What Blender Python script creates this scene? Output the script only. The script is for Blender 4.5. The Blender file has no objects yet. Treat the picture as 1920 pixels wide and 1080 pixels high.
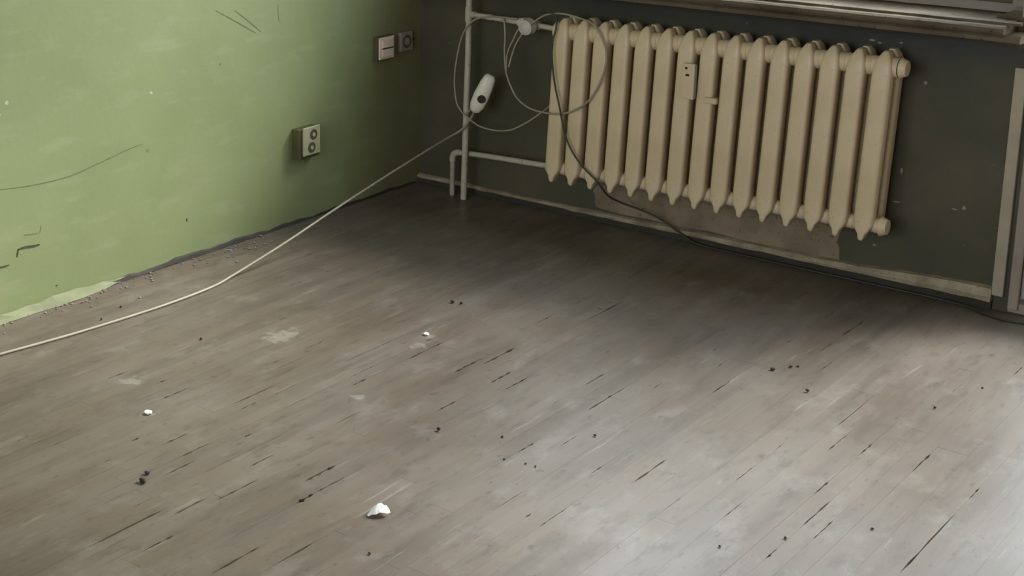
import bpy, bmesh, math, random
from mathutils import Vector, Matrix
random.seed(7)
S = bpy.context.scene
COL = S.collection

# ---------------- camera ----------------
cam_d = bpy.data.cameras.new('camera'); cam = bpy.data.objects.new('camera', cam_d); COL.objects.link(cam)
S.camera = cam
YAW, PIT, ROL = -0.7338, -0.2378, -0.008
fw = Vector((math.sin(YAW)*math.cos(PIT), math.cos(YAW)*math.cos(PIT), math.sin(PIT)))
rt = Vector((math.cos(YAW), -math.sin(YAW), 0)); up = rt.cross(fw)
r2 = math.cos(ROL)*rt + math.sin(ROL)*up; u2 = -math.sin(ROL)*rt + math.cos(ROL)*up
m = Matrix((r2, u2, -fw)).transposed().to_4x4(); m.translation = Vector((3.3982, -4.3937, 1.5696))
cam.matrix_world = m
cam_d.sensor_width = 36; cam_d.lens = 2726.6/1920*36
cam_d.shift_x = (960-586.5)/1920; cam_d.shift_y = -(540-235.5)/1920
cam_d.clip_start = 0.05

# ---------------- view, sky ----------------
S.view_settings.view_transform = 'Standard'; S.view_settings.look = 'None'
S.view_settings.gamma = 1; S.view_settings.use_curve_mapping = False
S.view_settings.exposure = 1.42
W = bpy.data.worlds.new('sky'); S.world = W; W.use_nodes = True
nt = W.node_tree; nt.nodes.clear()
tc = nt.nodes.new('ShaderNodeTexCoord'); sx = nt.nodes.new('ShaderNodeSeparateXYZ')
rp = nt.nodes.new('ShaderNodeValToRGB'); bg = nt.nodes.new('ShaderNodeBackground'); wo = nt.nodes.new('ShaderNodeOutputWorld')
mr = nt.nodes.new('ShaderNodeMapRange'); mr.inputs[1].default_value = -1; mr.inputs[2].default_value = 1
nt.links.new(tc.outputs['Generated'], sx.inputs[0]); nt.links.new(sx.outputs[2], mr.inputs[0])
nt.links.new(mr.outputs[0], rp.inputs[0]); nt.links.new(rp.outputs[0], bg.inputs[0]); nt.links.new(bg.outputs[0], wo.inputs[0])
el = rp.color_ramp.elements
el[0].position = 0.0; el[0].color = (.10, .10, .085, 1)
el[1].position = 1.0; el[1].color = (.76, .87, 1.0, 1)
e = el.new(.49); e.color = (.16, .16, .14, 1)
e = el.new(.53); e.color = (.82, .91, 1.0, 1)

bg.inputs[1].default_value = 2.9
# light portals in the two openings of the window wall (they only guide the daylight)
def portal(name, x0, x1, z0, z1):
    d = bpy.data.lights.new(name, 'AREA'); d.shape = 'RECTANGLE'; d.size = x1-x0; d.size_y = z1-z0
    d.cycles.is_portal = True
    o = bpy.data.objects.new(name, d); COL.objects.link(o)
    o.location = ((x0+x1)/2, .33, (z0+z1)/2); o.rotation_euler = (math.radians(-90), 0, 0)
SUN_E, SUN_DIR = 3.3, (.45, 1.0, .93)
WX0, WX1, WZ0, WZ1 = .37, 2.155, .86, 3.4
DX0, DX1, DZ1 = 2.205, 3.70, 3.4
# hazy sun, softened by thin cloud, high over the street side
d = bpy.data.lights.new('hazy_sun', 'SUN'); d.energy = SUN_E; d.angle = math.radians(23); d.color = (1, .97, .92)
o = bpy.data.objects.new('hazy_sun', d); COL.objects.link(o); o.location = (3, 4, 5)
o.rotation_euler = Vector(SUN_DIR).to_track_quat('Z', 'Y').to_euler()
portal('window_portal', WX0, WX1, WZ0, WZ1); portal('door_portal', DX0, DX1, .02, DZ1)
portal('rear_portal', .5, 3.9, .8, 2.9); o = bpy.data.objects['rear_portal']; o.location.y = -6.58; o.rotation_euler = (math.radians(90), 0, 0)  # portal for the added rear fill window

# ---------------- materials ----------------
class NB:
    def __init__(s, name):
        s.m = bpy.data.materials.new(name); s.m.use_nodes = True
        s.t = s.m.node_tree; s.b = s.t.nodes['Principled BSDF']
        s.tc = s.t.nodes.new('ShaderNodeTexCoord')
    def n(s, ty, **k):
        x = s.t.nodes.new(ty)
        for a, v in k.items(): setattr(x, a, v)
        return x
    def l(s, a, b): s.t.links.new(a, b)
    def noise(s, scale, detail=4, stretch=None, rough=.55, off=(0,0,0)):
        x = s.n('ShaderNodeTexNoise'); x.inputs['Scale'].default_value = scale
        x.inputs['Detail'].default_value = detail; x.inputs['Roughness'].default_value = rough
        mp = s.n('ShaderNodeMapping'); mp.inputs['Scale'].default_value = stretch or (1,1,1); mp.inputs['Location'].default_value = off
        s.l(s.tc.outputs['Object'], mp.inputs[0]); s.l(mp.outputs[0], x.inputs[0])
        return x.outputs[0]
    def ramp(s, v, *st):
        r = s.n('ShaderNodeValToRGB'); el = r.color_ramp.elements
        while len(el) < len(st): el.new(.5)
        for e, (p, c) in zip(el, st):
            e.position = p; e.color = (*c, 1) if isinstance(c, tuple) else (c, c, c, 1)
        s.l(v, r.inputs[0]); return r.outputs[0]
    def mix(s, f, a, b, mode='MIX'):
        x = s.n('ShaderNodeMix', data_type='RGBA', blend_type=mode)
        for i, v in ((0, f), (6, a), (7, b)):
            if isinstance(v, (int, float)): x.inputs[i].default_value = v
            elif isinstance(v, tuple): x.inputs[i].default_value = (*v, 1)
            else: s.l(v, x.inputs[i])
        return x.outputs[2]
    def math(s, op, a, b=0.0):
        x = s.n('ShaderNodeMath', operation=op)
        for i, v in ((0, a), (1, b)):
            if isinstance(v, (int, float)): x.inputs[i].default_value = v
            else: s.l(v, x.inputs[i])
        return x.outputs[0]
    def out(s, col, rough=.5, bump=None, dist=.002, strength=.4, spec=.5):
        if isinstance(col, tuple): s.b.inputs['Base Color'].default_value = (*col, 1)
        else: s.l(col, s.b.inputs['Base Color'])
        if isinstance(rough, (int, float)): s.b.inputs['Roughness'].default_value = rough
        else: s.l(rough, s.b.inputs['Roughness'])
        s.b.inputs['Specular IOR Level'].default_value = spec
        if bump is not None:
            x = s.n('ShaderNodeBump'); x.inputs['Distance'].default_value = dist; x.inputs['Strength'].default_value = strength
            s.l(bump, x.inputs['Height']); s.l(x.outputs[0], s.b.inputs['Normal'])
        return s.m
    def spot(s, p, r, jit=.03, scale=40):
        """soft-edged paint or dirt patch round a place in the room"""
        nz = s.n('ShaderNodeTexNoise'); nz.inputs['Scale'].default_value = scale; s.l(s.tc.outputs['Object'], nz.inputs[0])
        d = s.n('ShaderNodeVectorMath', operation='DISTANCE'); s.l(s.tc.outputs['Object'], d.inputs[0]); d.inputs[1].default_value = p
        v = s.math('ADD', d.outputs['Value'], s.math('MULTIPLY', s.math('SUBTRACT', nz.outputs[0], .5), jit*2))
        mr = s.n('ShaderNodeMapRange'); s.l(v, mr.inputs[0]); mr.inputs[1].default_value = r*1.25; mr.inputs[2].default_value = r*.75
        mr.inputs[3].default_value = 0; mr.inputs[4].default_value = 1
        return mr.outputs[0]

def mottled(name, c0, c1, scale=6, rough=.5, bump=40, dist=.001, speck=None, spec=.5):
    b = NB(name); n1 = b.noise(scale)
    col = b.ramp(n1, (.3, c0), (.7, c1))
    if speck:
        col = b.mix(b.ramp(b.noise(scale*9, 3), (.62, 0.), (.70, 1.)), col, speck)
    return b.out(col, rough, b.noise(bump, 3), dist, spec=spec)

# painted floor boards
b = NB('worn_floor_paint')
col = b.ramp(b.noise(1.3, 5), (.30, (.100,.071,.050)), (.5, (.132,.099,.073)), (.70, (.165,.130,.102)))
col = b.mix(b.math('MULTIPLY', b.ramp(b.noise(9, 5, (1,.12,1)), (.40, 0.), (.75, 1.)), .30), col, (.22,.19,.16))
col = b.mix(b.math('MULTIPLY', b.ramp(b.noise(16, 4, (1,.10,1), off=(3,1,0)), (.50, 0.), (.68, 1.)), .40), col, (.078,.060,.046))
col = b.mix(b.math('MULTIPLY', b.ramp(b.noise(60, 3, (1,.06,1), off=(7,2,0)), (.66, 0.), (.72, 1.)), .35), col, (.32,.29,.26))
col = b.mix(b.math('MULTIPLY', b.ramp(b.noise(2.4, 4, off=(5,5,0)), (.55, 0.), (.72, 1.)), .35), col, (.125,.078,.05))
col = b.mix(b.math('MULTIPLY', b.ramp(b.noise(26, 6, (1,.30,1), rough=.7, off=(2,4,0)), (.52, 0.), (.66, 1.)), .42), col, (.062,.046,.034))
col = b.mix(b.math('MULTIPLY', b.ramp(b.noise(11, 6, (1,.6,1), rough=.7, off=(8,8,0)), (.54, 0.), (.70, 1.)), .40), col, (.245,.222,.195))
col = b.mix(b.math('MULTIPLY', b.ramp(b.noise(45, 5, (1,.5,1), off=(1,9,0)), (.63, 0.), (.70, 1.)), .5), col, (.045,.035,.027))
for p, r in (((.809,-2.152,0), .022), ((1.016,-1.272,0), .02), ((1.048,-1.35,0), .02), ((1.143,-1.73,0), .018), ((.70,-1.55,0), .05), ((.62,-2.05,0), .03)):
    col = b.mix(b.math('MULTIPLY', b.spot(p, r*.8, r*1.8, 38), .34), col, (.36,.33,.29))
oi = b.n('ShaderNodeObjectInfo')
col = b.mix(1.0, col, b.ramp(oi.outputs['Random'], (0., .93), (1., 1.05)), 'MULTIPLY')
col = b.mix(1.0, col, (.90,.91,.93), 'MULTIPLY')
rgh = b.ramp(b.noise(5, 5, (1,.35,1)), (.35, .34), (.7, .50))
hb = b.math('ADD', b.noise(28, 4, (1,.1,1)), b.math('MULTIPLY', b.noise(3, 3), 2.0))
M_floor = b.out(col, rgh, hb, .0012, .5, .44)

# green wall paint (left and the unseen walls)
b = NB('green_wall_paint')
col = b.ramp(b.noise(1.6, 5), (.3, (.215,.246,.108)), (.7, (.255,.285,.137)))
col = b.mix(b.math('MULTIPLY', b.ramp(b.noise(4.5, 5, off=(0,2,4)), (.5, 0.), (.8, 1.)), .25), col, (.29,.30,.17))
col = b.mix(b.math('MULTIPLY', b.ramp(b.noise(50, 3), (.68, 0.), (.74, 1.)), .25), col, (.22,.25,.12))
# pale rubbed diagonal strokes
col = b.mix(b.math('MULTIPLY', b.ramp(b.noise(14, 3, (1,.35,1.4), off=(1,1,1)), (.55, 0.), (.8, 1.)), .2), col, (.45,.48,.33))
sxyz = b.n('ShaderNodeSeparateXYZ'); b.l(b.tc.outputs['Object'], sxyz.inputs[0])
corner_y = b.math('ADD', sxyz.outputs[1], b.math('MULTIPLY', b.noise(4, 5, off=(6,1,2)), .35))
col = b.mix(b.ramp(b.math('ADD', corner_y, .5), (.22, 0.), (.52, .62)), col, (.125,.100,.052))   # turns browner towards the window-wall corner
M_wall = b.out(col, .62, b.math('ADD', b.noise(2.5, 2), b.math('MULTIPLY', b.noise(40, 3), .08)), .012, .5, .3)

# dirty dark olive paint under the window
b = NB('dirty_olive_wall_paint')
col = b.ramp(b.noise(3.2, 6), (.3, (.047,.046,.024)), (.7, (.088,.072,.042)))
col = b.mix(b.ramp(b.noise(5.5, 5, (1,1,.4), off=(3,0,1)), (.52, 0.), (.75, .7)), col, (.060,.048,.036))
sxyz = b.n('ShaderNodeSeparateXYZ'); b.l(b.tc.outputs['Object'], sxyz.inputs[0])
sill_z = b.math('ADD', sxyz.outputs[2], b.math('MULTIPLY', b.noise(6, 4), .12))
col = b.mix(b.ramp(sill_z, (.74, 0.), (.84, .85)), col, (.026,.023,.020))  # fades to near-black towards sill height
col = b.mix(b.ramp(b.noise(38, 4, off=(2,2,2)), (.70, 0.), (.76, .6)), col, (.24,.22,.18))
M_dark = b.out(col, .6, b.noise(30, 4), .002, .5, .35)

M_bare = mottled('bare_brown_plaster', (.15,.105,.06), (.26,.19,.12), 9, .85, 35, .003, (.06,.045,.03))
M_lip = mottled('dirty_cream_skirting_paint', (.19,.145,.085), (.39,.315,.21), 14, .6, 50, .002, (.10,.08,.05))
M_void = mottled('dark_dirty_wood', (.022,.017,.012), (.04,.03,.02), 12, .8)
M_rad = mottled('cream_radiator_enamel', (.55,.42,.255), (.65,.51,.335), 7, .42, 60, .0006, (.52,.39,.235))
M_dust = mottled('grey_dusty_enamel', (.27,.24,.19), (.40,.35,.27), 25, .7)
M_pipe = mottled('old_cream_pipe_paint', (.36,.32,.235), (.50,.45,.34), 10, .42, 60, .0008, (.25,.2,.13))
M_knob = mottled('off_white_plastic', (.42,.37,.30), (.52,.47,.39), 10, .5)
M_cord = mottled('yellowed_white_cable_sheath', (.25,.215,.15), (.34,.295,.21), 10, .5)
M_black = mottled('black_cable_sheath', (.028,.024,.018), (.04,.033,.025), 10, .55)
M_plug = mottled('white_coupler_plastic', (.62,.57,.46), (.72,.67,.56), 10, .4)
M_hole = mottled('dark_contact_hole', (.02,.015,.01), (.03,.02,.015), 10, .8)
M_sock = mottled('yellowed_cream_socket_plastic', (.36,.35,.21), (.43,.42,.27), 20, .45)
M_sockd = mottled('dark_olive_socket_box', (.06,.05,.02), (.10,.09,.035), 20, .6)
M_pink = mottled('pinkish_switch_plastic', (.66,.50,.40), (.80,.64,.52), 20, .5)
M_grey = mottled('grimy_grey_plastic', (.20,.18,.14), (.28,.25,.19), 20, .6)
M_sill = mottled('weathered_sill_paint', (.070,.050,.031), (.145,.110,.070), 7, .62, 30, .003, (.04,.03,.02), .12)
M_case = mottled('worn_cream_door_paint', (.30,.25,.18), (.40,.335,.25), 8, .55, 40, .001, None, .3)
M_post = mottled('brownish_door_frame_paint', (.22,.175,.135), (.31,.25,.20), 8, .5, 40, .001)
M_frame = mottled('white_window_paint', (.60,.58,.52), (.70,.68,.62), 8, .45)
M_beige = mottled('beige_wall_paint', (.56,.46,.33), (.62,.52,.38), 2, .8)
M_ceil = mottled('white_ceiling_paint', (.66,.58,.46), (.74,.66,.54), 2, .8)
M_chip = mottled('white_plaster_chip', (.72,.70,.66), (.85,.83,.80), 60, .9)
M_fleck = mottled('pale_filler_fleck', (.36,.38,.25), (.46,.48,.34), 60, .9)
M_crumb = mottled('dark_dirt_crumb', (.012,.010,.008), (.03,.024,.018), 60, .9)
M_mark = mottled('dark_green_scrape', (.035,.045,.014), (.06,.07,.025), 60, .8)
M_faint = mottled('faint_green_scratch', (.125,.15,.06), (.17,.195,.085), 40, .8)
M_cove = mottled('pale_yellow_green_plaster', (.155,.165,.080), (.22,.225,.125), 14, .8, 50, .002)
M_debris = mottled('grey_dusty_mortar', (.17,.15,.13), (.27,.245,.215), 30, .9, 60, .003, (.07,.05,.04))
gm = bpy.data.materials.new('window_glass'); gm.use_nodes = True; t = gm.node_tree; t.nodes.clear()
o_ = t.nodes.new('ShaderNodeOutputMaterial'); mx = t.nodes.new('ShaderNodeMixShader'); fr = t.nodes.new('ShaderNodeFresnel')
tr = t.nodes.new('ShaderNodeBsdfTransparent'); gl = t.nodes.new('ShaderNodeBsdfGlossy'); gl.inputs['Roughness'].default_value = .01
tr.inputs[0].default_value = (.92,.94,.93,1); fr.inputs[0].default_value = 1.45
ge = t.nodes.new('ShaderNodeNewGeometry'); sb = t.nodes.new('ShaderNodeMath'); sb.operation = 'SUBTRACT'; sb.inputs[0].default_value = 1.0
ml = t.nodes.new('ShaderNodeMath'); ml.operation = 'MULTIPLY'; t.links.new(ge.outputs['Backfacing'], sb.inputs[1]); t.links.new(sb.outputs[0], ml.inputs[0]); t.links.new(fr.outputs[0], ml.inputs[1])
t.links.new(ml.outputs[0], mx.inputs[0]); t.links.new(tr.outputs[0], mx.inputs[1]); t.links.new(gl.outputs[0], mx.inputs[2]); t.links.new(mx.outputs[0], o_.inputs[0])
M_glass = gm

# ---------------- mesh helpers ----------------
def obj(name, bm, mat, parent=None, smooth=False, loc=None):
    me = bpy.data.meshes.new(name); bmesh.ops.recalc_face_normals(bm, faces=bm.faces); bm.to_mesh(me); bm.free()
    if mat: me.materials.append(mat)
    if smooth:
        for p in me.polygons: p.use_smooth = True
    o = bpy.data.objects.new(name, me); COL.objects.link(o)
    if parent: o.parent = parent
    if loc: o.location = loc
    return o
def empty(name, loc=(0,0,0)):
    o = bpy.data.objects.new(name, None); o.location = loc; o.empty_display_size = .05; COL.objects.link(o); return o
def tag(o, label, cat, group=None):
    o['label'] = label; o['category'] = cat
    if group: o['group'] = group
    return o
def struct(o): o['kind'] = 'structure'; return o
def box(bm, x0, x1, y0, y1, z0, z1, bev=0, seg=2):
    r = bmesh.ops.create_cube(bm, size=1)
    bmesh.ops.scale(bm, vec=(x1-x0, y1-y0, z1-z0), verts=r['verts'])
    bmesh.ops.translate(bm, vec=((x0+x1)/2, (y0+y1)/2, (z0+z1)/2), verts=r['verts'])
    if bev:
        ed = list({e for v in r['verts'] for e in v.link_edges})
        bmesh.ops.bevel(bm, geom=ed, offset=bev, segments=seg, affect='EDGES', profile=.5)
def bx(*a, **k):
    bm = bmesh.new(); box(bm, *a, **k); return bm
def cyl(bm, p, q, r, r2=None, n=16):
    p, q = Vector(p), Vector(q); d = q-p
    g = bmesh.ops.create_cone(bm, cap_ends=True, segments=n, radius1=r, radius2=r if r2 is None else r2, depth=d.length)
    M = Vector((0,0,1)).rotation_difference(d).to_matrix().to_4x4(); M.translation = (p+q)/2
    bmesh.ops.transform(bm, matrix=M, verts=g['verts'])
def smooth_path(P, k=6):
    P = [Vector(p) for p in P]; out = []
    for i in range(len(P)-1):
        a = P[i-1] if i else P[0]*2-P[1]; b_, c = P[i], P[i+1]; d = P[i+2] if i+2 < len(P) else P[-1]*2-P[-2]
        for j in range(k):
            t = j/k
            out.append(.5*((2*b_)+(c-a)*t+(2*a-5*b_+4*c-d)*t*t+(3*b_-a-3*c+d)*t**3))
    out.append(P[-1]); return out
def tube(bm, P, r, n=8, k=6):
    P = smooth_path(P, k) if k else [Vector(p) for p in P]
    ref = Vector((.3,.2,1)).normalized(); prev = None; rings = []
    for i, p in enumerate(P):
        d = (P[min(i+1, len(P)-1)]-P[max(i-1, 0)]).normalized()
        s = d.cross(prev if prev else ref)
        if s.length < 1e-4: s = d.orthogonal()
        s.normalize(); u = s.cross(d).normalized(); prev = u
        # keep frame continuous
        rings.append([bm.verts.new(p+r*(math.cos(2*math.pi*a/n)*s+math.sin(2*math.pi*a/n)*u)) for a in range(n)])
    for A, B in zip(rings, rings[1:]):
        for a in range(n): bm.faces.new((A[a], A[(a+1)%n], B[(a+1)%n], B[a]))
    bm.faces.new(rings[0][::-1]); bm.faces.new(rings[-1])
def loft(bm, rings):
    R = [[bm.verts.new(v) for v in r] for r in rings]; n = len(R[0])
    for A, B in zip(R, R[1:]):
        for a in range(n): bm.faces.new((A[a], A[(a+1)%n], B[(a+1)%n], B[a]))
    bm.faces.new(R[0][::-1]); bm.faces.new(R[-1])
def ring_xy(cx, w, y0, y1, z, n=16, e=3.2):
    out = []
    for i in range(n):
        a = 2*math.pi*(i+.5)/n; c, s = math.cos(a), math.sin(a)
        out.append((cx+w/2*math.copysign(abs(c)**(2/e), c), (y0+y1)/2+(y1-y0)/2*math.copysign(abs(s)**(2/e), s), z))
    return out
def ragged_patch(P, thick, nrm, jit=.004, sub=4):
    """irregular slab: outline P on a plane, pushed out along nrm"""
    pts = []
    for i, p in enumerate(P):
        q = P[(i+1) % len(P)]
        for j in range(sub):
            v = Vector(p).lerp(Vector(q), j/sub)
            v += Vector([random.uniform(-jit, jit) if abs(nrm[k]) < .5 else 0 for k in range(3)])
            pts.append(v)
    bm = bmesh.new(); c0 = [bm.verts.new(v) for v in pts]; f = bm.faces.new(c0)
    r = bmesh.ops.extrude_face_region(bm, geom=[f])
    vs = [v for v in r['geom'] if isinstance(v, bmesh.types.BMVert)]
    bmesh.ops.translate(bm, vec=Vector(nrm)*thick, verts=vs)
    bmesh.ops.triangulate(bm, faces=bm.faces)
    return bm

# ---------------- room shell ----------------
RX, RY, RZ, T = 5.2, -6.4, 3.75, .35
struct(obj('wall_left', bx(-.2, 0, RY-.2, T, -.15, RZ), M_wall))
wall_left = bpy.data.objects['wall_left']
bm = bmesh.new()
box(bm, 0, WX0, 0, T, -.15, RZ); box(bm, WX0, DX0, 0, T, -.15, WZ0-.05); box(bm, WX0, DX0, 0, T, WZ1, RZ)
box(bm, DX0, DX1, 0, T, -.15, 0.0); box(bm, DX0, DX1, 0, T, DZ1, RZ); box(bm, DX1, RX, 0, T, -.15, RZ)
wall_back = struct(obj('wall_back', bm, M_dark))
struct(obj('wall_right', bx(RX, RX+.2, RY-.2, T, -.15, RZ), M_beige))
RWX0, RWX1, RWZ0, RWZ1 = .5, 3.9, .8, 2.9
bm = bmesh.new(); box(bm, 0, RWX0, RY-.2, RY, -.15, RZ); box(bm, RWX1, RX, RY-.2, RY, -.15, RZ); box(bm, RWX0, RWX1, RY-.2, RY, -.15, RWZ0); box(bm, RWX0, RWX1, RY-.2, RY, RWZ1, RZ)
struct(obj('wall_front', bm, M_beige))
w2 = struct(empty('added_rear_window', (RWX0, RY-.1, RWZ0))); ww, wh = RWX1-RWX0, RWZ1-RWZ0  # unseen window, added to throw fill light onto the radiator side
bm = bmesh.new(); box(bm, 0, .05, -.03, .03, 0, wh); box(bm, ww-.05, ww, -.03, .03, 0, wh); box(bm, ww/2-.03, ww/2+.03, -.03, .03, .05, wh-.05); box(bm, .05, ww-.05, -.03, .03, 0, .05); box(bm, .05, ww-.05, -.03, .03, wh-.05, wh)
obj('window_frame', bm, M_frame, w2)
struct(obj('ceiling', bx(-.2, RX+.2, RY-.2, T, RZ, RZ+.15), M_ceil))

# floor: sub-floor with narrow boards laid towards the window wall
BX1, BY1 = 3.42, -3.45
bm = bmesh.new(); box(bm, 0, BX1, BY1, 0, -.15, -.011); floor = struct(obj('floor', bm, M_void))
bm = bmesh.new(); box(bm, BX1+.0005, RX, RY, 0, -.15, 0); box(bm, 0, BX1, RY, BY1-.0005, -.15, 0)
o = obj('floor_paint', bm, M_floor, floor)
edges = [0.002]+[.055*i for i in range(1, 10)]+[.563,.62,.685,.727,.768,.822,.857,.893,.929,.966,1.005,1.045,1.085,1.145,1.203,1.236,1.262,1.301,1.349,1.404,1.472,1.545,1.583,1.633,1.69,1.75,1.82,1.865,1.915,1.97,2.03,2.085,2.142,2.18,2.245,2.285,2.325,2.369,2.44,2.511]
while edges[-1] < BX1-.08: edges.append(edges[-1]+.057)
edges.append(BX1)
dash = [(.563,-2.08,-2.01,1),(.685,-2.02,-1.98,1),(.768,-2.07,-1.97,1),(.822,-1.59,-1.5,.6),(.893,-2.29,-2.25,1),(.929,-1.97,-1.82,.8),(.966,-1.58,-1.28,.6),
 (.966,-2.25,-2.16,.9),(.966,-1.99,-1.92,.6),(1.045,-2.28,-2.16,.8),(1.085,-1.45,-1.28,.8),(1.085,-2.09,-2.06,1.3),(1.085,-2.36,-2.25,.8),(1.085,-1.68,-1.62,.9),
 (1.203,-2.19,-2.1,1.1),(1.203,-1.01,-.9,.7),(1.203,-2.67,-2.46,.8),(1.236,-1.44,-1.31,1),(1.236,-2.46,-2.36,1.1),(1.262,-2.35,-2.22,.7),(1.262,-1.34,-1.19,1),
 (1.301,-2.61,-2.52,.9),(1.301,-.87,-.69,.8),(1.349,-1.43,-1.33,1),(1.349,-1.67,-1.58,.9),(1.349,-2.16,-2.05,1.4),(1.404,-2.25,-2.19,1.7),(1.404,-1.44,-1.33,.9),
 (1.472,-2.58,-2.43,.9),(1.545,-2.48,-2.32,.9),(1.545,-1.28,-1.18,.8),(1.633,-1.72,-1.65,.8),(1.633,-1.41,-1.22,.9),(1.82,-1.7,-1.63,.5),(1.82,-1.11,-1.0,.8),
 (1.915,-1.67,-1.52,.8),(1.915,-.51,-.35,1.1),(2.142,-1.09,-.88,.7),(2.18,-1.23,-1.09,.5),(2.245,-1.46,-1.38,.7),(2.245,-1.2,-1.12,.5),(2.285,-1.79,-1.73,.7),
 (2.285,-1.61,-1.46,.6),(2.369,-1.21,-1.09,.7),(2.511,-1.66,-1.34,.7),(1.145,-2.3,-2.0,.4),(1.404,-2.18,-2.08,.8)]
gaps = {}
for x, a, b_, w in dash: gaps.setdefault(min(range(len(edges)), key=lambda i: abs(edges[i]-x)), []).append((a, b_, w*.0040))
for _ in range(170):      # smaller openings in the old joints
    i = random.randrange(2, len(edges)-1); a = random.uniform(-3.3, -.15); L = random.uniform(.03, .12)
    gl_ = gaps.setdefault(i, [])
    if all(a+L < q[0]-.03 or a > q[1]+.03 for q in gl_): gl_.append((a, a+L, random.uniform(.0006, .0022)))
def off(i, y):
    g = .00012
    for a, b_, w in gaps.get(i, []):
        if a <= y <= b_:
            t = min(1, (y-a)/.015, (b_-y)/.015); g = max(g, w*t*(.62+.38*math.sin(y*173+i*2.1)))
    return g
YE = -.012
nb = 0
for i in range(len(edges)-1):
    y = YE
    first = True
    while y > BY1+1e-4:
        L = random.uniform(.5, 1.3) if first else random.uniform(1.0, 1.5); first = False
        y2 = max(BY1, y-L)
        if y2-BY1 < .3: y2 = BY1
        st = {y, y2}
        for k in (i, i+1):
            for a, b_, w in gaps.get(k, []):
                for v in [a, b_]+[a+(b_-a)*q/6 for q in range(1, 6)]:
                    if y2+.002 < v < y-.002: st.add(v)
        st = sorted(st); e0 = .0002
        bm = bmesh.new(); dz = random.uniform(-.0003, .0); tl = random.uniform(-.00015, .00015)
        Lf, Rt, Lb, Rb = [], [], [], []
        for v in st:
            vv = v+(e0 if v == st[0] else -e0 if v == st[-1] else 0)
            jl, jr = random.uniform(.45, 1.3), random.uniform(.45, 1.3)
            xl, xr = edges[i]+off(i, v)*jl, edges[i+1]-off(i+1, v)*jr
            Lf.append(bm.verts.new((xl, vv, dz-tl))); Rt.append(bm.verts.new((xr, vv, dz+tl)))
            Lb.append(bm.verts.new((xl, vv, -.011))); Rb.append(bm.verts.new((xr, vv, -.011)))
        n = len(st)
        for k in range(n-1):
            bm.faces.new((Lf[k], Rt[k], Rt[k+1], Lf[k+1])); bm.faces.new((Lb[k], Lf[k], Lf[k+1], Lb[k+1])); bm.faces.new((Rt[k], Rb[k], Rb[k+1], Rt[k+1]))
        bm.faces.new((Lf[0], Lb[0], Rb[0], Rt[0])); bm.faces.new((Lf[-1], Rt[-1], Rb[-1], Lb[-1]))
        obj('floorboard', bm, M_floor, floor); nb += 1
        y = y2
print('boards', nb)

# skirting lip along the window wall, with a dark recess below it
def strip_x(name, xs, prof, mat, parent=None, jit=.0015):
    """extrude a (y,z) profile along x with small irregularities"""
    bm = bmesh.new(); rings = []
    for x in xs:
        rings.append([(x, y+random.uniform(-jit, jit), z+random.uniform(-jit, jit)) for y, z in prof(x)])
    loft(bm, rings); return obj(name, bm, mat, parent)
XS = [.002+i*.045 for i in range(49)]
bb = struct(empty('baseboard_back'))
bb_o = strip_x('skirting_board', XS, lambda x: [(-.0005,0.0005),(-.014,.0005),(-.014,.026),(-.0005,.026)], M_void, bb, .0)
def lp(x):
    t = max(0, min(1, (x-.7)/1.0)); u = max(0, min(1, (x-1.75)/.3))
    z0 = .020+.006*t; z1 = z0+.010+.010*t+.020*u; d = .016+.010*t
    return [(-.0008,z0),(-d,z0),(-d-.002,z0+.4*(z1-z0)),(-d*.75,z1),(-.0008,z1+.003)]
strip_x('skirting_ledge', XS, lp, M_lip, bb, .0016)
# bare, never-painted plaster behind and below the radiator
P = [(.80,0,.045),(1.25,0,.045),(1.69,0,.05),(1.685,0,.13),(1.69,0,.30),(1.70,0,.55),(1.69,0,.70),(1.2,0,.69),(.86,0,.70),(.84,0,.45),(.85,0,.20),(.79,0,.11)]
obj('bare_plaster', ragged_patch(P, .0015, (0,-1,0), .006), M_bare, wall_back)
def fleck(name, p, nrm, w, h, mat, parent, n=7, t=.002):
    p = Vector(p); a = Vector((1,0,0)) if abs(nrm[0]) < .5 else Vector((0,1,0))
    c = Vector((0,0,1)) if abs(nrm[2]) < .5 else Vector((0,1,0))
    P = [p+a*math.cos(2*math.pi*k/n)*w*random.uniform(.6,1.1)+c*math.sin(2*math.pi*k/n)*h*random.uniform(.6,1.1) for k in range(n)]
    return obj(name, ragged_patch(P, t, nrm, .0, 1), mat, parent)
for x, z, w, h in ((1.739,.764,.011,.005),(1.764,.759,.009,.004),(1.827,.766,.006,.003),(1.909,.654,.005,.008),(1.862,.372,.004,.01),(1.854,.272,.012,.003),(2.028,.282,.010,.002),(2.055,.291,.007,.008),(1.80,.12,.006,.004)):
    fleck('paint_chip', (x, -.0002, z), (0,-1,0), w, h, M_grey, wall_back, 7, .0008)

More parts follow.
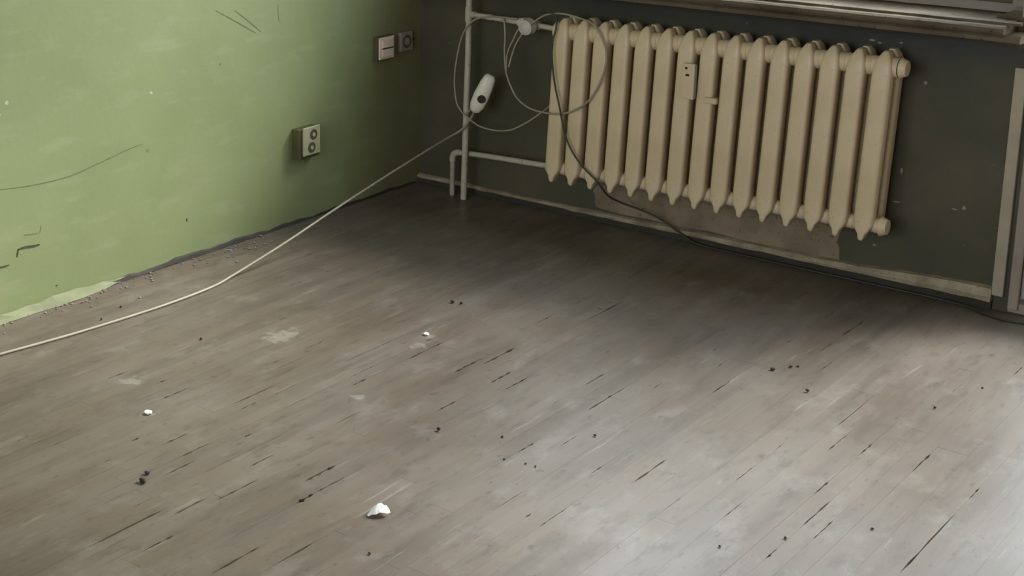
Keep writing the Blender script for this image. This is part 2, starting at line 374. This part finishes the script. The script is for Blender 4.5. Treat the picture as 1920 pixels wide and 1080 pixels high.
# left wall foot: dark broken edge, pale plaster cove, mortar crumbs
def strip_y(name, ys, prof, mat, parent=None, jit=.002):
    bm = bmesh.new(); rings = []
    for y in ys:
        rings.append([(x+random.uniform(0, jit), y, max(.0004, z+random.uniform(-jit, jit))) for x, z in prof(y)])
    loft(bm, rings); return obj(name, bm, mat, parent)
bl = struct(empty('baseboard_left'))
YS = [-.03-i*.04 for i in range(41)]
def pf(y):
    h = .007+.009*max(0, 1-abs(y+1.25)/.5)+.003*math.sin(y*23)+.002*math.sin(y*61)
    return [(.0006,.0004),(.010,.0004),(.006,h*.7),(.0006,h)]
strip_y('broken_edge', YS, pf, M_void, bl, .002)
YS = [-1.52-i*.05 for i in range(44)]
def pf2(y):
    t = min(1, (-1.5-y)/.25+.1); s = 1+.25*math.sin(y*17)+.15*math.sin(y*41)
    return [(.0006,.0004),(.006+.020*t*s,.0004),(.004+.009*t*s,.009*t+.003),(.0006,.008+.016*t*s)]
strip_y('plaster_cove', YS, pf2, M_cove, bl, .004)
# scrapes in the green paint
def ribbon(name, pts, w, mat, parent, t=.0007):
    P = smooth_path([(0, y, z) for y, z in pts], 5); n = len(P); top, bot = [], []
    for i, p in enumerate(P):
        d = (P[min(i+1,n-1)]-P[max(i-1,0)]).normalized(); nn = Vector((0, -d.z, d.y)); ww = w*(.15+.85*math.sin(math.pi*(i+.5)/n)**.5)*random.uniform(.8,1.2)
        top.append(p+nn*ww/2); bot.append(p-nn*ww/2)
    bm = bmesh.new(); A = [bm.verts.new(v+Vector((t,0,0))) for v in top]; B = [bm.verts.new(v+Vector((t,0,0))) for v in bot]
    A2 = [bm.verts.new(v-Vector((.0005,0,0))) for v in top]; B2 = [bm.verts.new(v-Vector((.0005,0,0))) for v in bot]
    for i in range(n-1):
        bm.faces.new((A[i],A[i+1],B[i+1],B[i])); bm.faces.new((A2[i],A2[i+1],A[i+1],A[i])); bm.faces.new((B[i],B[i+1],B2[i+1],B2[i]))
    bm.faces.new((A[0],B[0],B2[0],A2[0])); bm.faces.new((A[-1],A2[-1],B2[-1],B[-1]))
    return obj(name, bm, mat, parent)
for pts, w, mt in (([(-1.985,.401),(-1.87,.389),(-1.73,.387),(-1.603,.406),(-1.494,.424),(-1.432,.43)], .0035, M_faint),
    ([(-1.936,.204),(-1.91,.205),(-1.88,.201),(-1.854,.200)], .008, M_mark), ([(-1.939,.182),(-1.937,.192),(-1.933,.206)], .006, M_mark),
    ([(-1.909,.243),(-1.88,.240),(-1.857,.237)], .0035, M_faint), ([(-1.853,.236),(-1.848,.244),(-1.846,.256)], .003, M_faint), ([(-2.02,.169),(-1.99,.165),(-1.968,.166)], .005, M_mark),
    ([(-1.008,.804),(-.95,.765),(-.883,.715)], .003, M_faint), ([(-1.095,.815),(-1.0,.765),(-.909,.715)], .003, M_faint), ([(-.80,.80),(-.798,.77),(-.795,.74)], .0022, M_faint)):
    ribbon('scrape', pts, w, mt, wall_left)
for y, z, w, h, mt in ((-1.253,.135,.004,.008,M_mark),(-1.081,.634,.006,.005,M_faint),(-1.39,.587,.010,.007,M_fleck),(-1.944,.652,.008,.009,M_fleck),(-1.97,.62,.004,.003,M_fleck),(-1.41,.404,.008,.005,M_cove),(-1.80,.055,.006,.003,M_mark)):
    fleck('paint_chip', (0, y, z), (1,0,0), w, h, mt, wall_left, 7, .0007)

# ---------------- window and balcony door ----------------
win = struct(empty('window_1', (WX0, .1, WZ0)))
def wpart(name, bm, mat, parent=None, base=(WX0,.1,WZ0)):
    bmesh.ops.translate(bm, vec=-Vector(base), verts=bm.verts); return obj(name, bm, mat, parent)
bm = bmesh.new()
box(bm, WX0, WX1, .10, .17, WZ0-.045, WZ0+.04); box(bm, WX0, WX1, .10, .17, WZ1-.05, WZ1); box(bm, WX0, WX0+.05, .10, .17, WZ0+.04, WZ1-.05); box(bm, WX1-.04, DX0-.001, .05, .17, WZ0+.04, WZ1-.05)
wpart('window_frame', bm, M_post, win)
mid = (WX0+WX1)/2
for a, c in ((WX0+.052, mid-.002), (mid+.002, WX1-.042)):
    bm = bmesh.new(); z0, z1 = WZ0+.042, WZ1-.052
    box(bm, a, c, .085, .135, z0, z0+.06, .004); box(bm, a, c, .085, .135, z1-.06, z1, .004); box(bm, a, a+.035, .085, .135, z0+.06, z1-.06); box(bm, c-.035, c, .085, .135, z0+.06, z1-.06)
    s = wpart('window_sash', bm, M_sill, win)
    g = obj('pane', (lambda q: (bmesh.ops.translate(q, vec=-Vector((WX0,.1,WZ0)), verts=q.verts), q)[1])(bx(a+.036, c-.036, .108, .112, z0+.061, z1-.061)), M_glass, s)
# sill: board with a rounded nose, a thin raised strip on top and a stepped moulding under it
SX0, SX1 = .335, 2.198
def sstrip(name, prof, x0, x1, mat, jit=.0012, n=40):
    xs = [x0+(x1-x0)*i/n for i in range(n+1)]; bm = bmesh.new()
    loft(bm, [[(x, y+random.uniform(-jit, jit)*.5, z+random.uniform(-jit, jit)*.5) for y, z in prof] for x in xs])
    return wpart(name, bm, mat, win)
sstrip('window_sill', [(.098,.842),(-.120,.842),(-.135,.845),(-.141,.853),(-.138,.862),(-.128,.867),(.098,.874)], WX0+.001, WX1-.001, M_sill)
sstrip('sill_nose', [(-.002,.842),(-.120,.842),(-.135,.845),(-.141,.853),(-.138,.862),(-.128,.867),(-.002,.871)], SX0, WX0, M_sill, n=3)
sstrip('sill_strip', [(-.085,.869),(-.106,.868),(-.104,.875),(-.085,.878)], SX0+.005, SX1-.01, M_sill)
sstrip('sill_moulding', [(-.002,.8415),(-.002,.818),(-.110,.818),(-.122,.822),(-.122,.834),(-.114,.8415)], SX0+.002, SX1-.004, M_sill)

door = struct(empty('door_1', (DX0, .06, 0)))
dp = lambda n, bm, m, pr=None: wpart(n, bm, m, pr or door, (DX0,.06,0))
dp('door_casing', bx(2.160, 2.193, -.018, -.0005, .046, .735, .003), M_case)
dp('door_casing', bx(2.163, 2.193, -.016, .04, .88, DZ1-.001, .003), M_case)
bm = bmesh.new(); box(bm, 2.207, DX0+.022, -.012, .16, .05, DZ1, .003); box(bm, DX1-.045, DX1, -.012, .16, .05, DZ1, .003); box(bm, DX0+.022, DX1-.045, .02, .16, DZ1-.045, DZ1)
bmesh.ops.translate(bm, vec=(0,0,0), verts=bm.verts)
# post sits against the opening edge
bm.free(); bm = bmesh.new()
box(bm, 2.207, 2.235, -.014, -.0005, .012, DZ1-.002, .003); box(bm, DX0+.001, DX0+.018, 0, .16, .001, DZ1-.001); box(bm, DX1-.03, DX1-.001, 0, .16, .001, DZ1-.001); box(bm, DX0+.018, DX1-.03, 0, .16, DZ1-.04, DZ1-.001); box(bm, DX0+.018, DX1-.03, 0, .16, .001, .03)
dp('door_frame', bm, M_post)
a, c = DX0+.021, DX1-.033
bm = bmesh.new(); box(bm, a, c, .04, .085, .034, .30, .003); box(bm, a, c, .04, .085, DZ1-.13, DZ1-.044); box(bm, a, a+.050, .04, .085, .30, DZ1-.13); box(bm, c-.06, c, .04, .085, .30, DZ1-.13)
leaf = dp('door_leaf', bm, M_frame)
g = wpart('pane', bx(a+.051, c-.061, .06, .064, .301, DZ1-.131), M_glass, leaf, (DX0,.06,0))
bm = bmesh.new(); cyl(bm, (a+.03,.04,1.05), (a+.03,.0,1.05), .008); cyl(bm, (a+.03,.0,1.055), (a+.03,.0,.94), .007)
wpart('door_handle', bm, M_grey, leaf, (DX0,.06,0))
# rough dirty plaster between sill end and casing
obj('rough_plaster', ragged_patch([(2.085,0,.80),(2.155,0,.79),(2.20,0,.80),(2.20,0,.86),(2.16,0,.90),(2.09,0,.88)], .006, (0,-1,0), .006), M_sill, wall_back)

# ---------------- radiator ----------------
X0, PI_, ZB, YF, H, SH, PHI = .7133, .0787, .1615, .1701, .5828, .0227, -.0162
rad = tag(empty('radiator', (X0, -.105, ZB)), 'cream ribbed cast iron radiator hanging on the dark wall under the window sill', 'radiator')
bm = bmesh.new()
lean = lambda z: SH*z/H
def col_rings(spec): return [ring_xy(lean(z), w, y0, y1, z, 20, 4.6) for z, w, y0, y1 in spec]
loft(bm, col_rings([(.0,.010,-.060,-.045),(.006,.018,-.0645,-.035),(.022,.026,-.0648,-.02),(.034,.046,-.0650,-.012),(.048,.057,-.0652,-.014),(.075,.0585,-.0652,-.020),
    (.30,.0575,-.0652,-.020),(.50,.0575,-.0652,-.020),(.530,.057,-.0640,-.012),(.550,.050,-.0600,-.006),(.564,.038,-.054,-.006),(.575,.026,-.047,-.006),(.5828,.014,-.040,-.010)]))
loft(bm, col_rings([(.006,.010,.030,.045),(.022,.026,.015,.058),(.05,.052,.012,.062),(.075,.052,.020,.062),(.50,.052,.020,.062),(.545,.050,.004,.060),(.570,.034,.002,.05),(.584,.018,.004,.035)]))
# heads joining the columns and the nipples that join section to section
for z in (.045, .535):
    yc = -.022 if z > .3 else -.018; ra = .029 if z > .3 else .0235
    cyl(bm, (lean(z)-PI_/2, yc, z), (lean(z)+PI_/2, yc, z), ra, n=24)
    box(bm, lean(z)-.019, lean(z)+.019, -.03, .04, z-.022, z+.022, .008)
for s_ in (-1, 1):
    z = .535; cyl(bm, (lean(z)+s_*(PI_/2-.002), -.022, z), (lean(z)+s_*PI_/2, -.022, z), .0305, n=24)
    z = .045; cyl(bm, (lean(z)+s_*(PI_/2-.002), -.018, z), (lean(z)+s_*PI_/2, -.018, z), .025, n=24)
sec = obj('radiator_section', bm, M_rad, rad, True)
md = sec.data
md.set_sharp_from_angle(angle=math.radians(42)) if hasattr(md, 'set_sharp_from_angle') else None
for i in range(1, 15):
    c = sec.copy(); COL.objects.link(c); c.parent = rad; c.location = (i*PI_, 0, -PHI*i*PI_)
    if i == 14: last = c
for z, L in ((.535, .034), (.045, .036)):
    xx = 14*PI_+lean(z)+PI_/2-.012; zz = z-PHI*14*PI_; bm = bmesh.new()
    cyl(bm, (xx, -.02, zz), (xx+L*.45, -.02, zz), .0245, n=20); cyl(bm, (xx+L*.45, -.02, zz), (xx+L, -.02, zz), .031, .023, n=20)
    obj('end_plug', bm, M_rad, rad)
for i in (3, 11):
    bm = bmesh.new(); x = i*PI_+.04; box(bm, x-.008, x+.008, .0, .0985, .060-PHI*x, .075-PHI*x)
    obj('wall_bracket', bm, M_dust, rad)

# ---------------- pipes ----------------
py = -.094
sp = tag(empty('supply_pipe', (.285, py, 0)), 'tall thin cream riser pipe in the corner with a valved branch towards the radiator top', 'pipe')
def pp(name, bm, mat, root, sm=True):
    bmesh.ops.translate(bm, vec=-root.location, verts=bm.verts); o = obj(name, bm, mat, root, sm)
    if sm: o.data.set_sharp_from_angle(angle=math.radians(40))
    return o
bm = bmesh.new(); tube(bm, [(.285, py, .0005), (.292, py, .42), (.2965, py, .9), (.30, py, RZ)], .0118, 12, 3); pp('riser', bm, M_pipe, sp)
bm = bmesh.new(); cyl(bm, (.2945, py, .68), (.2952, py, .735), .0140); cyl(bm, (.297, py, .708), (.325, py, .7075), .0125); pp('tee_fitting', bm, M_pipe, sp)
ztop = .535+ZB
bm = bmesh.new(); tube(bm, [(.32, py, .7075), (.45, py, .703), (.56, py, .699), (.694, -.110, ztop)], .0098, 12, 3); pp('branch_pipe', bm, M_pipe, sp)
bm = bmesh.new(); cyl(bm, (.380, py, .7055), (.400, py, .7052), .0115); pp('coupling', bm, M_pipe, sp)
bm = bmesh.new(); cyl(bm, (.515, py, .7015), (.60, py, .6975), .0165, n=12); cyl(bm, (.53, py, .7015), (.545, py, .7005), .0205, n=6); cyl(bm, (.577, py, .7), (.577, -.125, .697), .013)
pp('valve_body', bm, M_knob, sp)
bm = bmesh.new(); cyl(bm, (.577, -.122, .697), (.577, -.150, .695), .031, .027, n=18); cyl(bm, (.577, -.150, .695), (.577, -.156, .695), .022, .014, n=18)
pp('valve_knob', bm, M_knob, sp)
rp_ = tag(empty('return_pipe', (.219, py, 0)), 'low cream return pipe from the radiator foot, bending down behind the riser', 'pipe')
zb = .045+ZB
bm = bmesh.new(); tube(bm, [(.245, -.075, .171), (.30, -.070, .174), (.45, -.078, .183), (.62, -.100, .195), (.672, -.110, zb-.004)], .0105, 12, 3); pp('horizontal_run', bm, M_pipe, rp_)
bm = bmesh.new(); tube(bm, [(.253, -.075, .1715), (.238, -.075, .170), (.226, -.077, .163), (.220, -.078, .148), (.220, -.078, .135)], .0125, 12, 4); pp('elbow', bm, M_pipe, rp_)
bm = bmesh.new(); tube(bm, [(.220, -.078, .14), (.220, -.078, .07), (.220, -.078, .0005)], .0098, 12, 2); pp('downpipe', bm, M_dust, rp_)

# ---------------- cables ----------------
ec = tag(empty('extension_cord', (.27, -1.4, 0)), 'long yellowed white extension cord running from the floor up to coils beside the radiator', 'cable')
def ep(name, bm, mat, root=ec, sm=True, par=None):
    bmesh.ops.translate(bm, vec=-root.location, verts=bm.verts); return obj(name, bm, mat, par or root, sm)
r = .0042
floor_run = [(.165,-2.55,r),(.193,-2.33,r),(.213,-2.169,r),(.234,-2.038,r),(.251,-1.916,r),(.268,-1.728,r),(.275,-1.565,r),(.268,-1.397,r),(.2505,-1.283,.010)]
import_run = [(.250,-1.05,.055),(.250,-.80,.112),(.2505,-.55,.166),(.253,-.35,.208),(.262,-.20,.243),(.275,-.135,.262),(.300,-.120,.285)]
bm = bmesh.new(); tube(bm, floor_run+import_run+[(.335,-.122,.330),(.350,-.125,.356)], r, 8, 5); ep('cord', bm, M_cord)
A = [(.335,-.122,.362),(.302,-.118,.336),(.272,-.112,.353),(.257,-.112,.381),(.244,-.108,.46),(.258,-.108,.562),(.285,-.111,.64),(.33,-.112,.69),(.40,-.114,.712),(.455,-.116,.7155),(.520,-.112,.716)]
bm = bmesh.new(); tube(bm, A, .003, 8, 5); ep('coil_loop', bm, M_cord)
A2 = [(.302,-.118,.334),(.356,-.13,.312),(.40,-.135,.303),(.463,-.14,.303),(.52,-.145,.315),(.566,-.15,.337),(.612,-.145,.368),(.645,-.12,.40),(.664,-.08,.43),(.672,-.045,.46),(.69,-.022,.50),(.72,-.018,.54)]
bm = bmesh.new(); tube(bm, A2, .003, 8, 5); ep('coil_loop', bm, M_cord)
B = [(.455,-.115,.713),(.468,-.118,.70),(.478,-.125,.65),(.484,-.135,.597),(.504,-.15,.523),(.554,-.165,.452),(.612,-.178,.422),(.668,-.184,.413),(.74,-.1865,.415),(.80,-.1865,.433),(.865,-.1865,.478),(.912,-.1865,.559),(.929,-.1865,.634),(.915,-.1865,.69),(.868,-.178,.742),(.80,-.165,.756),(.731,-.16,.762),(.66,-.155,.748),(.59,-.145,.700),(.54,-.14,.64),(.517,-.14,.582),(.512,-.148,.545)]
bm = bmesh.new(); tube(bm, B, .0034, 8, 5); ep('coil_loop', bm, M_cord)
C2 = [(.56,-.118,.712),(.535,-.124,.683),(.515,-.130,.64),(.497,-.137,.59),(.503,-.150,.53)]
bm = bmesh.new(); tube(bm, C2, .003, 8, 5); ep('coil_loop', bm, M_cord)
# coupler socket hanging by the riser, tilted
cp = empty('cord_coupler', (0,0,0)); bpy.data.objects.remove(cp)
bm = bmesh.new()
loft(bm, [ring_xy(0, w, -t_/2, t_/2, z, 16, 2.8) for z, w, t_ in ((-.078,.020,.018),(-.070,.040,.032),(-.048,.056,.040),(-.01,.060,.042),(.035,.054,.042),(.064,.044,.036),(.074,.028,.024))])
bmesh.ops.rotate(bm, cent=(0,0,0), matrix=Matrix.Rotation(math.radians(23), 3, 'Y'), verts=bm.verts)
bmesh.ops.rotate(bm, cent=(0,0,0), matrix=Matrix.Rotation(math.radians(30), 3, 'Z'), verts=bm.verts)
bmesh.ops.translate(bm, vec=(.388,-.128,.430), verts=bm.verts)
coup = ep('socket_coupler', bm, M_plug); coup['label'] = 'white plastic socket coupler with a dark opening'
bm = bmesh.new()
R3 = Matrix.Rotation(math.radians(30), 3, 'Z') @ Matrix.Rotation(math.radians(23), 3, 'Y')
q = lambda v: tuple(Vector((.388,-.128,.430)) + R3 @ Vector(v))
cyl(bm, q((.005,-.0180,-.018)), q((.005,-.0222,-.018)), .0155, n=18); ep('socket_opening', bm, M_hole, par=coup, sm=False)

bc = tag(empty('black_cable', (.73, -.2, 0)), 'thin black cable hanging over the radiator ribs and trailing along the wall foot', 'cable')
K = [(.655,-.165,.758),(.69,-.175,.765),(.72,-.176,.752),(.726,-.183,.713),(.719,-.1945,.647),(.732,-.1945,.537),(.757,-.1945,.446),(.789,-.1945,.337),(.843,-.1945,.262),(.915,-.185,.200),(.935,-.15,.150),(.96,-.10,.118),(1.022,-.065,.094),(1.09,-.045,.068),(1.15,-.037,.035),(1.22,-.036,.008),(1.35,-.036,.0045),(1.6,-.038,.0045),(1.85,-.036,.0045),(2.0,-.036,.0045),(2.10,-.045,.0045),(2.169,-.076,.0045),(2.224,-.088,.0045),(2.273,-.080,.0045),(2.40,-.075,.0045),(2.55,-.10,.0045)]
bm = bmesh.new(); tube(bm, K, .0034, 8, 5); ep('cord', bm, M_black, bc)

# ---------------- things on the radiator and walls ----------------
hm = tag(empty('heat_meter', (1.230, -.1865, .536)), 'small upright cream heat meter box between two radiator ribs', 'meter')
bm = bx(1.209, 1.252, -.190, -.1725, .538, .655, .004); bmesh.ops.translate(bm, vec=(0,0,0), verts=bm.verts)
ep('meter_case', bm, M_sock if False else M_rad, hm, False)
for dx, dz, w in ((1.229,.618,.006),(1.224,.652-.012,.004)):
    ep('display_window', bx(dx-w, dx+w, -.1915, -.1895, dz-.0035, dz+.0035), M_hole, hm, False)
ep('case_edge', bx(1.250, 1.2535, -.1885, -.1735, .545, .65), M_dust, hm, False)
tie = tag(obj('radiator_clip', bx(1.283, 1.327, -.178, -.1605, .531, .551, .003), M_rad), 'short cream clip bridging two ribs right of the heat meter', 'clip')

s1 = tag(empty('wall_socket', (0, -.675, .30)), 'cream surface mounted socket with a deep dark box low on the green wall', 'socket')
y0, y1, z0, z1 = -.720, -.632, .243, .352
ep('back_box', bx(.0005, .034, y0-.016, y1+.001, z0-.006, z1-.004, .002), M_sockd, s1, False)
bm = bmesh.new(); box(bm, .0345, .042, y0, y1, z0+.006, z1, .003)
ep('front_cover', bm, M_sock, s1, False)
for yy, zz, rr in ((-.668,.322,.0195),(-.678,.276,.0195)):
    bm = bmesh.new(); cyl(bm, (.0422, yy, zz), (.0426, yy, zz), rr); o = ep('socket_well', bm, M_sockd, s1, False)
    bm = bmesh.new(); cyl(bm, (.0427, yy, zz), (.045, yy, zz), rr*.38); ep('socket_insert', bm, M_sock, s1, False)
s2 = tag(empty('light_switch', (0, -.235, .57)), 'pinkish white double rocker switch on the dark wall near the corner', 'switch')
y0, y1, z0, z1 = -.280, -.192, .528, .612
ep('back_box', bx(.0005, .018, y0-.003, y1+.003, z0-.003, z1+.003, .002), M_sockd, s2, False)
ep('switch_plate', bx(.0185, .026, y0, y1, z0, z1, .004), M_pink, s2, False)
for k in (0, 1):
    ep('rocker', bx(.0262, .031, y0+.012, y1-.012, z0+.010+k*.034, z0+.010+k*.034+.029, .002), M_pink, s2, False)
ep('rocker_gap', bx(.0262, .0268, y0+.016, y1-.008, z0+.039, z0+.044), M_hole, s2, False)
s3 = tag(empty('wall_socket', (0, -.095, .575)), 'grimy grey single socket right beside the pinkish switch, nearest the corner', 'socket')
y0, y1, z0, z1 = -.140, -.068, .538, .612
ep('front_cover', bx(.0005, .016, y0, y1, z0, z1, .003), M_grey, s3, False)
bm = bmesh.new(); cyl(bm, (.0162, -.104, .575), (.0166, -.104, .575), .025, n=20); ep('socket_well', bm, M_sockd, s3, False)
bm = bmesh.new(); cyl(bm, (.0167, -.104, .575), (.019, -.104, .575), .015, n=16); ep('socket_insert', bm, M_grey, s3, False)
fleck('paint_chip', (0, -.045, .575), (1,0,0), .010, .004, M_void, wall_left, 7, .001)

# ---------------- litter on the floor ----------------
def lump(name, x, y, rx, ry, rz, mat, n=2, jit=.3):
    bm = bmesh.new(); bmesh.ops.create_icosphere(bm, subdivisions=n, radius=1)
    for v in bm.verts: v.co *= random.uniform(1-jit, 1+jit*.5)
    a = random.uniform(0, 3); bmesh.ops.rotate(bm, cent=(0,0,0), matrix=Matrix.Rotation(a, 3, 'Z'), verts=bm.verts)
    bmesh.ops.scale(bm, vec=(rx, ry, rz), verts=bm.verts)
    mz = min(v.co.z for v in bm.verts); bmesh.ops.translate(bm, vec=(0,0,-mz), verts=bm.verts)
    return obj(name, bm, mat, None, False, (x, y, .0002))
# crumpled paper scrap, pointed at one end
bm = bmesh.new(); gpts = []
N = 7
for i in range(N):
    row = []
    for j in range(5):
        u = i/(N-1); w = .004+.020*math.sin(min(1, u*1.15)*math.pi/2)*(1 if u < .85 else .75)
        row.append(bm.verts.new(((u-.5)*.046, (j/4-.5)*1.5*w, .006+.020*math.sin(u*2.6)*(1-abs(j/2-1)*.5)+random.uniform(-.003, .004))))
    gpts.append(row)
for i in range(N-1):
    for j in range(4): bm.faces.new((gpts[i][j], gpts[i+1][j], gpts[i+1][j+1], gpts[i][j+1]))
mz = min(v.co.z for v in bm.verts)
bmesh.ops.translate(bm, vec=(0,0,-mz+.0002), verts=bm.verts)
bmesh.ops.rotate(bm, cent=(0,0,0), matrix=Matrix.Rotation(math.radians(62), 3, 'Z'), verts=bm.verts)
ps = obj('paper_scrap', bm, M_chip, None, False, (1.572, -2.168, 0))
md = ps.modifiers.new('thick', 'SOLIDIFY'); md.thickness = .0015; md.offset = 1
tag(ps, 'crumpled white paper scrap lying alone on the worn floor', 'paper')
tag(lump('plaster_chip', .809, -2.152, .013, .010, .004, M_chip), 'flat white plaster chip on the left part of the floor, amid a chalky smudge', 'plaster chip')
tag(lump('plaster_chip', 1.016, -1.272, .009, .008, .004, M_chip), 'white plaster crumb on the floor at the edge of the shadow, middle of the room', 'plaster chip')
tag(lump('plaster_chip', 1.280, -.762, .006, .005, .003, M_cove), 'tiny pale crumb on the shaded floor in front of the radiator', 'plaster chip')
tag(lump('dirt_crumb', 1.075, -2.406, .010, .007, .006, M_crumb), 'larger of two black crumbs lying together on the left floor', 'crumb')
tag(lump('dirt_crumb', 1.053, -2.373, .007, .006, .005, M_crumb), 'smaller of two black crumbs lying together on the left floor', 'crumb')
for x, y, s_, lb in ((.552,-1.721,.8,'dark crumb alone on the floor just right of the white cord'),
    (.216,-1.807,.7,'dark crumb on the floor between the white cord and the green wall'),
    (.18,-1.70,.7,'dark crumb close to the pale plaster foot of the green wall'),
    (1.873,-.865,1,'leftmost of three black crumbs in a row at the shadow edge, right side'),
    (1.902,-.815,.8,'middle of three black crumbs in a row at the shadow edge, right side'),
    (1.915,-.80,.6,'rightmost and smallest of three black crumbs in a row at the shadow edge'),
    (2.003,-.94,1,'black crumb on the lit floor just below the row of three crumbs'),
    (2.287,-.827,.7,'small dark crumb at the end of a floor crack, right of the shadow edge'),
    (.917,-1.015,1.1,'left of two black crumbs in the shade near the middle of the floor'),
    (.942,-1.005,.9,'right of two black crumbs in the shade near the middle of the floor'),
    (1.421,-1.75,1,'black crumb above and right of the white paper scrap'),
    (1.559,-1.677,.6,'small dark crumb on bare floor, upper one of a loose cluster right of centre'),
    (1.725,-1.525,.7,'dark crumb on its own, right of the loose crumb cluster at the centre'),
    (1.63,-1.772,.5,'tiny crumb at the left of the loose cluster right of centre'),
    (1.68,-1.757,.5,'tiny crumb in the middle of the loose cluster right of centre'),
    (1.706,-1.755,.5,'tiny crumb at the right of the loose cluster right of centre'),
    (2.281,-1.684,.6,'dark crumb at the lower edge of the floor, right of centre, beside a short crack'),
    (2.402,-1.526,.6,'dark crumb low on the bright right side of the floor'),
    (2.194,-1.806,.5,'tiny crumb near the bottom edge, left of the low crumbs on the bright side'),
    (2.335,-.621,.5,'tiny crumb on the bright floor close to the balcony door'),
    (1.665,-2.307,.6,'small crumb below the white paper scrap, near the bottom edge')):
    tag(lump('dirt_crumb', x, y, .007*s_, .0055*s_, .0045*s_, M_crumb, 1), lb, 'crumb', 'dark crumbs scattered on the floor')
# loose mortar along the foot of the green wall: too fine to count
bm = bmesh.new()
for _ in range(170):
    y = random.uniform(-2.6, -.9); x = abs(random.gauss(0, .05))+.012; s_ = random.uniform(.0015, .0045)
    if x > .17: continue
    rr = bmesh.ops.create_icosphere(bm, subdivisions=1, radius=s_)
    for v in rr['verts']: v.co = Vector((v.co.x*random.uniform(.7,1.5), v.co.y*random.uniform(.7,1.5), v.co.z*.6))+Vector((x, y, s_*.5))
o = tag(obj('mortar_crumbs', bm, M_debris), 'fine grey mortar crumbs strewn along the foot of the green wall', 'debris'); o['kind'] = 'stuff'
